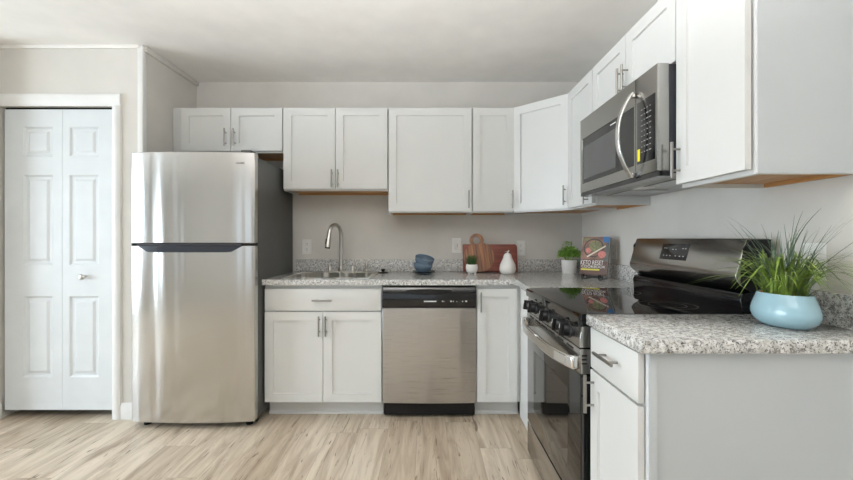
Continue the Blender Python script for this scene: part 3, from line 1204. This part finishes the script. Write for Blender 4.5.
for i in range(k):
    def P(i):
        u = -1 + 2 * i / k
        return (.192 + u * .176, .004 + .060 * (1 - abs(u) ** 2.1))
    (z0, o0), (z1, o1_) = P(i), P(i + 1)
    x0, x1 = split - .024, split + .004
    vs = [b.verts.new(p) for p in ((x0, -o0, z0), (x1, -o0, z0), (x1, -o0 - .010, z0), (x0, -o0 - .010, z0),
                                   (x0, -o1_, z1), (x1, -o1_, z1), (x1, -o1_ - .010, z1), (x0, -o1_ - .010, z1))]
    for q in ((0, 1, 5, 4), (1, 2, 6, 5), (2, 3, 7, 6), (3, 0, 4, 7)):
        b.faces.new([vs[w_] for w_ in q])
    if i == 0:
        b.faces.new(vs[:4])
    if i == k - 1:
        b.faces.new(vs[4:])
bmesh.ops.remove_doubles(b, verts=b.verts[:], dist=1e-5)
for z in (.03, .354):
    box(b, split - .020, split, -.014, .0, z - .008, z + .008)
obj('handle', b, M['chrome'], md, sharp=45, mod_bevel=.003)
obj('vent_lip', bx(-hw, hw, .002, .05, .0, .0185), M['blackgloss'], t)
b = B()
box(b, -hw + .01, hw - .01, .055, .388, .002, .0118)
un = obj('underside', b, M['greyplate'], t)
for x in (-.19, .19):
    obj('grease_filter', bx(x - .13, x + .13, .12, .30, -.0015, .0018), M['microsteel'], un)
obj('lamp_lens', bx(-.04, .04, .12, .18, -.0012, .0018), M['plastic'], un)

# ------------------------------------------------------------------ outlets and switch


def plate(label, loc, rotz, kind):
    t = thing('wall_outlet' if kind != 'switch' else 'light_switch', label, 'outlet' if kind != 'switch' else 'switch', loc, rotz,
              None if kind == 'switch' else 'white wall outlets')
    b = B()
    prism(b, rrect(-.038, .038, -.060, .060, .004), 'y', -.006, -.0005)
    obj('cover_plate', b, M['plastic'], t, mod_bevel=.002)
    if kind == 'switch':
        obj('rocker', bx(-.017, .017, -.009, -.006, -.034, .034, bev=.001), M['ceramic'], t)
        obj('toggle_slot', bx(.004, .007, -.0096, -.0088, -.014, .014), M['greymark'], t)
    else:
        for z in (-.022, .022):
            b = B()
            prism(b, rrect(-.016, .016, z - .014, z + .014, .010), 'y', -.0085, -.006)
            s = obj('socket', b, M['plastic'], t, mod_bevel=.0008)
            b = B()
            for x in (-.006, .006):
                box(b, x - .001, x + .001, -.0088, -.0080, z - .001, z + .008)
            box(b, -.002, .002, -.0088, -.0080, z - .010, z - .006)
            obj('slots', b, M['darkslot'], s)
    return t


plate('white outlet on the back wall between refrigerator and faucet', (-.965, 0, 1.108), 0, 'outlet')
plate('white light switch on the back wall beside the round cutting board', (.237, 0, 1.118), 0, 'switch')
plate('white outlet on the back wall beside the red cutting board', (.755, 0, 1.098), 0, 'outlet')
plate('white outlet on the range wall behind the cookbook', (XR, yd(2.69), 1.098), -PI / 2, 'outlet')
plate('white outlet on the range wall behind the grass plant', (XR, yd(1.30), 1.100), -PI / 2, 'outlet')

# ------------------------------------------------------------------ things on the counter
# plates and bowls
PX, PY = -.022, -.27


def plate_obj(label, z):
    b = B()
    lathe(b, [(0, 0), (.052, 0), (.056, .003), (.080, .010), (.088, .0135), (.086, .0155), (.078, .0125), (.054, .006), (0, .005)], 0, 0, 48)
    o = obj('plate', b, M['plate'], None)
    o.location = (PX, PY, z)
    return tag(o, label, 'plate', 'dark plates under the bowls')


plate_obj('dark teal plate lying directly on the granite, lower of two', CT)
plate_obj('dark teal plate under the blue bowls, upper of two', CT + .0125)


def bowl_obj(label, z, tilt, dx=0.0):
    b = B()
    lathe(b, [(0, .004), (.032, .004), (.034, 0), (.038, 0), (.040, .004), (.060, .020), (.069, .042), (.071, .066), (.0695, .0675), (.0675, .066),
              (.065, .043), (.056, .024), (.036, .009), (0, .008)], 0, 0, 48)
    o = obj('bowl', b, M['bowl'], None)
    o.location = (PX + dx, PY, z)
    o.rotation_euler = (tilt * 1.35, tilt, 0)
    return tag(o, label, 'bowl', 'slate blue bowls')


bowl_obj('slate blue bowl standing level on the dark plates', CT + .0195, 0.0, -.006)
bowl_obj('slate blue bowl tilted inside the other bowl, on top', CT + .062, .20, -.006)

# rectangular board
t = B()
prism(t, rrect(-.215, .215, 0, .218, (.006, .006, .022, .008)), 'y', -.009, .009)
o = obj('cutting_board', t, M['mahogany'], None, mod_bevel=.003)
o.location = (.499, -.072, CT + .003)
o.rotation_euler = (-.17, 0, 0)
tag(o, 'red-brown rectangular cutting board leaning on the back wall', 'cutting board')
# round board with ring handle
b = B()
R0, hc, hr, hi = .117, .134, .054, .030
q0 = .30
arc = [.5 * PI + q0 + (2 * PI - 2 * q0) * i / 70 for i in range(71)]
prism(b, [(R0 * math.cos(q), R0 * math.sin(q)) for q in arc] + [(.030, .098), (.0, .090), (-.030, .098)], 'y', -.009, .009)
k = 40
rg = []
for r, y in ((hr, -.0085), (hr, .0085), (hi, .0085), (hi, -.0085)):
    rg.append([b.verts.new((r * math.cos(2 * PI * j / k), y, hc + r * math.sin(2 * PI * j / k))) for j in range(k)])
for q in range(4):
    a, c2 = rg[q], rg[(q + 1) % 4]
    for j in range(k):
        b.faces.new((a[j], a[(j + 1) % k], c2[(j + 1) % k], c2[j]))
o = obj('round_cutting_board', b, M['acacia'], None)
o.matrix_world = Matrix.Translation((.405, -.104, CT + .1185)) @ Matrix.Rotation(-.17, 4, 'X') @ Matrix.Rotation(-.12, 4, 'Y')
tag(o, 'round striped wood cutting board with ring handle', 'cutting board')


def blade(bm, base, tip, sag, w, n=6, side=None):
    """tapered curved leaf ribbon from base to tip with a bow of height sag"""
    base, tip = Vector(base), Vector(tip)
    d = tip - base
    h = Vector((d.x, d.y, 0))
    side = Vector((-h.y, h.x, 0)) if h.length > 1e-4 else Vector((1, 0, 0))
    side.normalize()
    prev = None
    for i in range(n + 1):
        u = i / n
        # climb first, bend over later
        p = base + Vector((d.x, d.y, 0)) * (u ** 1.5) + Vector((0, 0, d.z * u + sag * math.sin(PI * u)))
        ww = w * (1 - u ** 2.2) * (.65 + .35 * min(1, u * 4)) + .0002
        cur = (bm.verts.new(p + side * ww), bm.verts.new(p + Vector((0, 0, -ww * .25))), bm.verts.new(p - side * ww))
        if prev:
            bm.faces.new((prev[0], prev[1], cur[1], cur[0]))
            bm.faces.new((prev[1], prev[2], cur[2], cur[1]))
        prev = cur


# small footed planter
t = thing('potted_plant', 'tiny green tuft in a white footed pot before the round board', 'potted plant', (.335, -.235, CT), 0, 'small potted plants')
b = B()
lathe(b, [(0, .010), (.030, .010), (.042, .022), (.0465, .045), (.044, .066), (.041, .072), (.037, .070), (.038, .055), (0, .052)], 0, 0, 32)
for i in range(3):
    a = PI / 6 + 2 * PI * i / 3
    lathe(b, [(0, 0), (.008, 0), (.010, .014), (0, .016)], .026 * math.cos(a + PI), .026 * math.sin(a + PI), 10)
obj('pot', b, M['ceramic'], t)
b = B()
for i in range(220):
    a, r = random.uniform(0, 2 * PI), .030 * math.sqrt(random.random())
    p = (r * math.cos(a), r * math.sin(a), .056)
    o2 = random.uniform(.0, .036)
    blade(b, p, (p[0] * 1.1 + o2 * math.cos(a), p[1] * 1.1 + o2 * math.sin(a), random.uniform(.090, .150)), .006, .0028, 4)
obj('foliage', b, M['tuft'], t)

# pear-shaped jar
t = thing('pear_jar', 'white ceramic pear-shaped jar before the red cutting board', 'jar', (.602, -.235, CT))
b = B()
lathe(b, [(0, 0), (.040, 0), (.052, .008), (.060, .026), (.061, .042), (.058, .058), (.0565, .061)], 0, 0, 40)
obj('base', b, M['ceramic'], t)
b = B()
lathe(b, [(.0575, .0615), (.0585, .064), (.054, .076), (.043, .098), (.034, .118), (.029, .138), (.022, .150), (.010, .157), (0, .158)], 0, 0, 40)
ld = obj('lid', b, M['ceramic'], t)
b = B()
tube(b, [(0, 0, .155), (.003, 0, .166), (.010, 0, .176)], [.005, .0045, .0055], 10)
obj('stem', b, M['ceramic'], ld)
b = B()
blade(b, (-.002, -.002, .157), (-.026, -.006, .160), .012, .010, 6)
obj('leaf', b, M['ceramic'], ld)

# white cylinder pot with herb
t = thing('potted_plant', 'bushy green herb in a white cylinder pot beside the cookbook', 'potted plant', (1.085, -.165, CT), 0, 'small potted plants')
b = B()
lathe(b, [(0, 0), (.050, 0), (.053, .004), (.057, .098), (.0555, .101), (.052, .098), (.051, .085), (0, .083)], 0, 0, 36)
obj('pot', b, M['whitepot'], t)
b = B()
lathe(b, [(0, .084), (.0505, .084), (.0505, .088), (0, .090)], 0, 0, 24)
obj('soil', b, M['soil'], t)
b = B()
for i in range(1100):
    a, ph = random.uniform(0, 2 * PI), math.acos(random.uniform(-.25, 1))
    r = random.uniform(.45, 1.0)
    c_ = Vector((.088 * r * math.sin(ph) * math.cos(a), .080 * r * math.sin(ph) * math.sin(a), .135 + .070 * r * math.cos(ph)))
    if i % 24 == 0:
        c_ = Vector((c_.x * .5 - .01, c_.y * .5, random.uniform(.20, .245)))
    d = Vector((random.uniform(-1, 1), random.uniform(-1, 1), random.uniform(-.2, .8))).normalized() * random.uniform(.012, .020)
    blade(b, c_, c_ + d, .002, random.uniform(.005, .008), 3)
for i in range(26):
    a = random.uniform(0, 2 * PI)
    tube(b, [(.02 * math.cos(a), .02 * math.sin(a), .086), (.035 * math.cos(a), .035 * math.sin(a), .12), (.06 * math.cos(a), .055 * math.sin(a), .16)], .0012, 5)
obj('foliage', b, M['herb'], t)

# cookbook on its wire easel
YAW = -math.radians(41)
LEAN = -math.radians(19)
ex, ey = 1.078, yd(2.62)
t = thing('wire_easel', 'black scrolled wire book easel on the granite corner', 'easel', (ex, ey, CT), YAW)


def scroll(b, x):
    pts = []
    for i in range(26):
        a = i / 25 * 2.1 * PI
        r = .016 * (1 - i / 25 * .55)
        pts.append((x - r * math.sin(a), -.055 - 0.0 + .0, .0165 + -r * math.cos(a)))
    pts = [(x + .0, .10, .003), (x, .02, .003), (x, -.03, .003)] + [(x, -.050 - .019 * math.sin(i / 20 * 2.0 * PI * .95) * (1 - i / 40), .022 - .019 * math.cos(i / 20 * 2.0 * PI * .95) * (1 - i / 40)) for i in range(21)]
    tube(b, pts, .0026, 8)


for x in (-.052, .052):
    b = B()
    scroll(b, x)
    tube(b, [(x, .012, .004), (x, .075, .20)], .0026, 8)
    obj('scroll_leg', b, M['iron'], t)
for p, q in (((-.062, -.026, .022), (.062, -.026, .022)), ((-.052, .012, .012), (.052, .012, .012)), ((-.052, .0565, .14), (.052, .0565, .14))):
    obj('cross_bar', tube(B(), [p, q], .0026, 8), M['iron'], t)
for x in (-.052, .052):
    obj('ledge_wire', tube(B(), [(x, .012, .012), (x, -.026, .022), (x, -.032, .034)], .0026, 8), M['iron'], t)
b = B()
tube(b, [(0, .057, .14), (0, .135, .003)], .0026, 8)
obj('rear_strut', b, M['iron'], t)

bk = thing('cookbook', 'cookbook with a skillet photo on its cover, leaning on the wire easel', 'book')
bk.matrix_world = Matrix.Translation((ex, ey, CT + .024)) @ Matrix.Rotation(YAW, 4, 'Z') @ Matrix.Translation((0, -.004, 0)) @ Matrix.Rotation(LEAN, 4, 'X')
BW, BH, BT = .172, .258, .022
obj('page_block', bx(-BW / 2 + .002, BW / 2 - .003, -BT + .002, -.002, .003, BH - .003), M['pages'], bk)
b = B()
box(b, -BW / 2, BW / 2, -BT, -BT + .0018, 0, BH)
box(b, -BW / 2, BW / 2, -.0018, 0, 0, BH)
box(b, -BW / 2, -BW / 2 + .0018, -BT + .0018, -.0018, 0, BH)
cv = obj('cover', b, M['cover'], bk)


def flat(name, poly, m, k):
    b = B()
    prism(b, poly, 'y', -BT - .0003 * k - .0002, -BT)
    return obj(name, b, m, cv)


def disc(cx, cz, r, n=36):
    return [(cx + r * math.cos(2 * PI * i / n), cz + r * math.sin(2 * PI * i / n)) for i in range(n)]


flat('cover_photo', [(-BW / 2, .104), (BW / 2, .104), (BW / 2, BH), (-BW / 2, BH)], M['coverphoto'], 1)
flat('napkin_print', [(.058, .092), (BW / 2, .092), (BW / 2, BH), (.072, BH)], M['greyside'], 2)
flat('pan_print', disc(-.012, .182, .064), M['pan'], 3)
flat('plate_print', disc(-.012, .182, .056), M['coverphoto'], 4)
flat('salad_print', disc(-.004, .194, .038), M['salad'], 5)
flat('tomato_print', disc(-.042, .166, .018), M['pink'], 5)
flat('radish_print', disc(.046, .138, .024), M['pink'], 6)
flat('spoon_print', [(-.050, .124), (.062, .200), (.066, .192), (-.044, .116)], M['pages'], 7)
flat('corner_print', [(.040, BH), (.046, .222), (BW / 2, .216), (BW / 2, BH)], M['bluep'], 7)
flat('herb_print', [(-BW / 2, .228), (-.05, .234), (-.03, .250), (-BW / 2, .246)], M['salad'], 6)
flat('yellow_band', [(-.078, .030), (.040, .030), (.040, .040), (-.078, .040)], M['yellowp'], 1)
text('title', 'KETO RESET', .030, M['whitep'], cv, (-.012, -BT - .0002, .082), width=.146)
text('subtitle', 'COOKBOOK', .017, M['whitep'], cv, (0, -BT - .0002, .055), width=.15)

# blue planter with grass
gx, gy = 1.083, yd(1.228)
t = thing('grass_planter', 'artificial grass in a pale blue oval planter on the granite', 'potted plant', (gx, gy, CT))
b = B()
prof = [(0, 0), (.58, 0), (.76, .006), (.93, .020), (1.0, .038), (.99, .052), (.93, .070), (.85, .088), (.80, .100), (.785, .100), (.775, .096), (.78, .084), (0, .080)]
lathe(b, prof, 0, 0, 56, sx=.070, sy=.098)
obj('pot', b, M['aqua'], t)
b = B()
for i in range(60):
    a, r = random.uniform(0, 2 * PI), math.sqrt(random.random()) * .66
    c_ = (.070 * r * math.cos(a), .098 * r * math.sin(a), .088 + random.uniform(0, .008))
    rr = random.uniform(.006, .010)
    bmesh.ops.create_icosphere(b, subdivisions=1, radius=rr, matrix=Matrix.Translation(c_) @ Matrix.Diagonal((1, 1, .7, 1)))
pb = obj('pebbles', b, M['pebble'], t)
pb['kind'] = 'stuff'
pb['label'] = 'orange-brown pebbles'


def sprout(b, cnt, rmax, reach, zlo, zhi, wlo, whi, sag, n):
    for i in range(cnt):
        a, r = random.uniform(0, 2 * PI), math.sqrt(random.random()) * rmax
        p = Vector((.070 * r * math.cos(a), .098 * r * math.sin(a), .080))
        th = math.atan2(p.y + random.uniform(-.05, .05), p.x + random.uniform(-.05, .05))
        d = reach * random.uniform(.15, 1.0)
        ez = random.uniform(zlo, zhi)
        tip = Vector((p.x + d * math.cos(th), p.y + d * math.sin(th) * 1.15, ez))
        tip.x = min(tip.x, XR - gx - .012)
        blade(b, p, tip, random.uniform(*sag), random.uniform(wlo, whi), n)


b = B()
sprout(b, 190, .62, .15, .12, .235, .0016, .0034, (.015, .055), 8)
sprout(b, 75, .6, .27, .10, .19, .0020, .0042, (.045, .10), 9)
for p, q, sg in (((.02, -.05), (.085, -.17, .150), .05), ((.03, -.04), (.10, -.20, .158), .06), ((.02, -.06), (.10, -.15, .190), .04), ((.0, -.07), (.07, -.22, .135), .07),
                 ((-.02, .05), (-.10, .19, .170), .06), ((-.03, .04), (-.13, .15, .150), .07), ((-.03, .06), (-.10, .22, .200), .04), ((.0, .06), (-.04, .26, .185), .05)):
    blade(b, (p[0], p[1], .09), q, sg, .0058, 10)
obj('broad_blades', b, M['grass'], t)
b = B()
sprout(b, 46, .5, .13, .19, .31, .0012, .0019, (.0, .03), 8)
sprout(b, 44, .5, .26, .20, .345, .0012, .0019, (.0, .04), 8)
obj('thin_blades', b, M['reed'], t)

# added bowl uplight, out of view, put in to brighten the ceiling
t = thing('added_uplight', 'added white bowl uplight on three rods, unseen behind the viewer', 'added uplight', (-0.45, -3.0, CEIL))
b = B()
lathe(b, [(0, 0), (.075, 0), (.075, -.018), (.02, -.03), (0, -.03)], 0, 0, 32)
obj('canopy', b, M['trim'], t)
for j in range(3):
    a = 2 * PI * j / 3 + .4
    b = B()
    tube(b, [(.03 * math.cos(a), .03 * math.sin(a), -.02), (.222 * math.cos(a), .222 * math.sin(a), -.81)], .004, 8)
    obj('hanging_rod', b, M['nickel'], t)
b = B()
lathe(b, [(0, -.92), (.10, -.91), (.18, -.87), (.225, -.81), (.219, -.81), (.175, -.862), (.10, -.90), (0, -.91)], 0, 0, 48)
obj('bowl_shade', b, M['trim'], t)
b = B()
lathe(b, [(0, -.855), (.185, -.855), (.185, -.847), (0, -.847)], 0, 0, 40)
obj('light_disc', b, M['uplight_glow'], t)
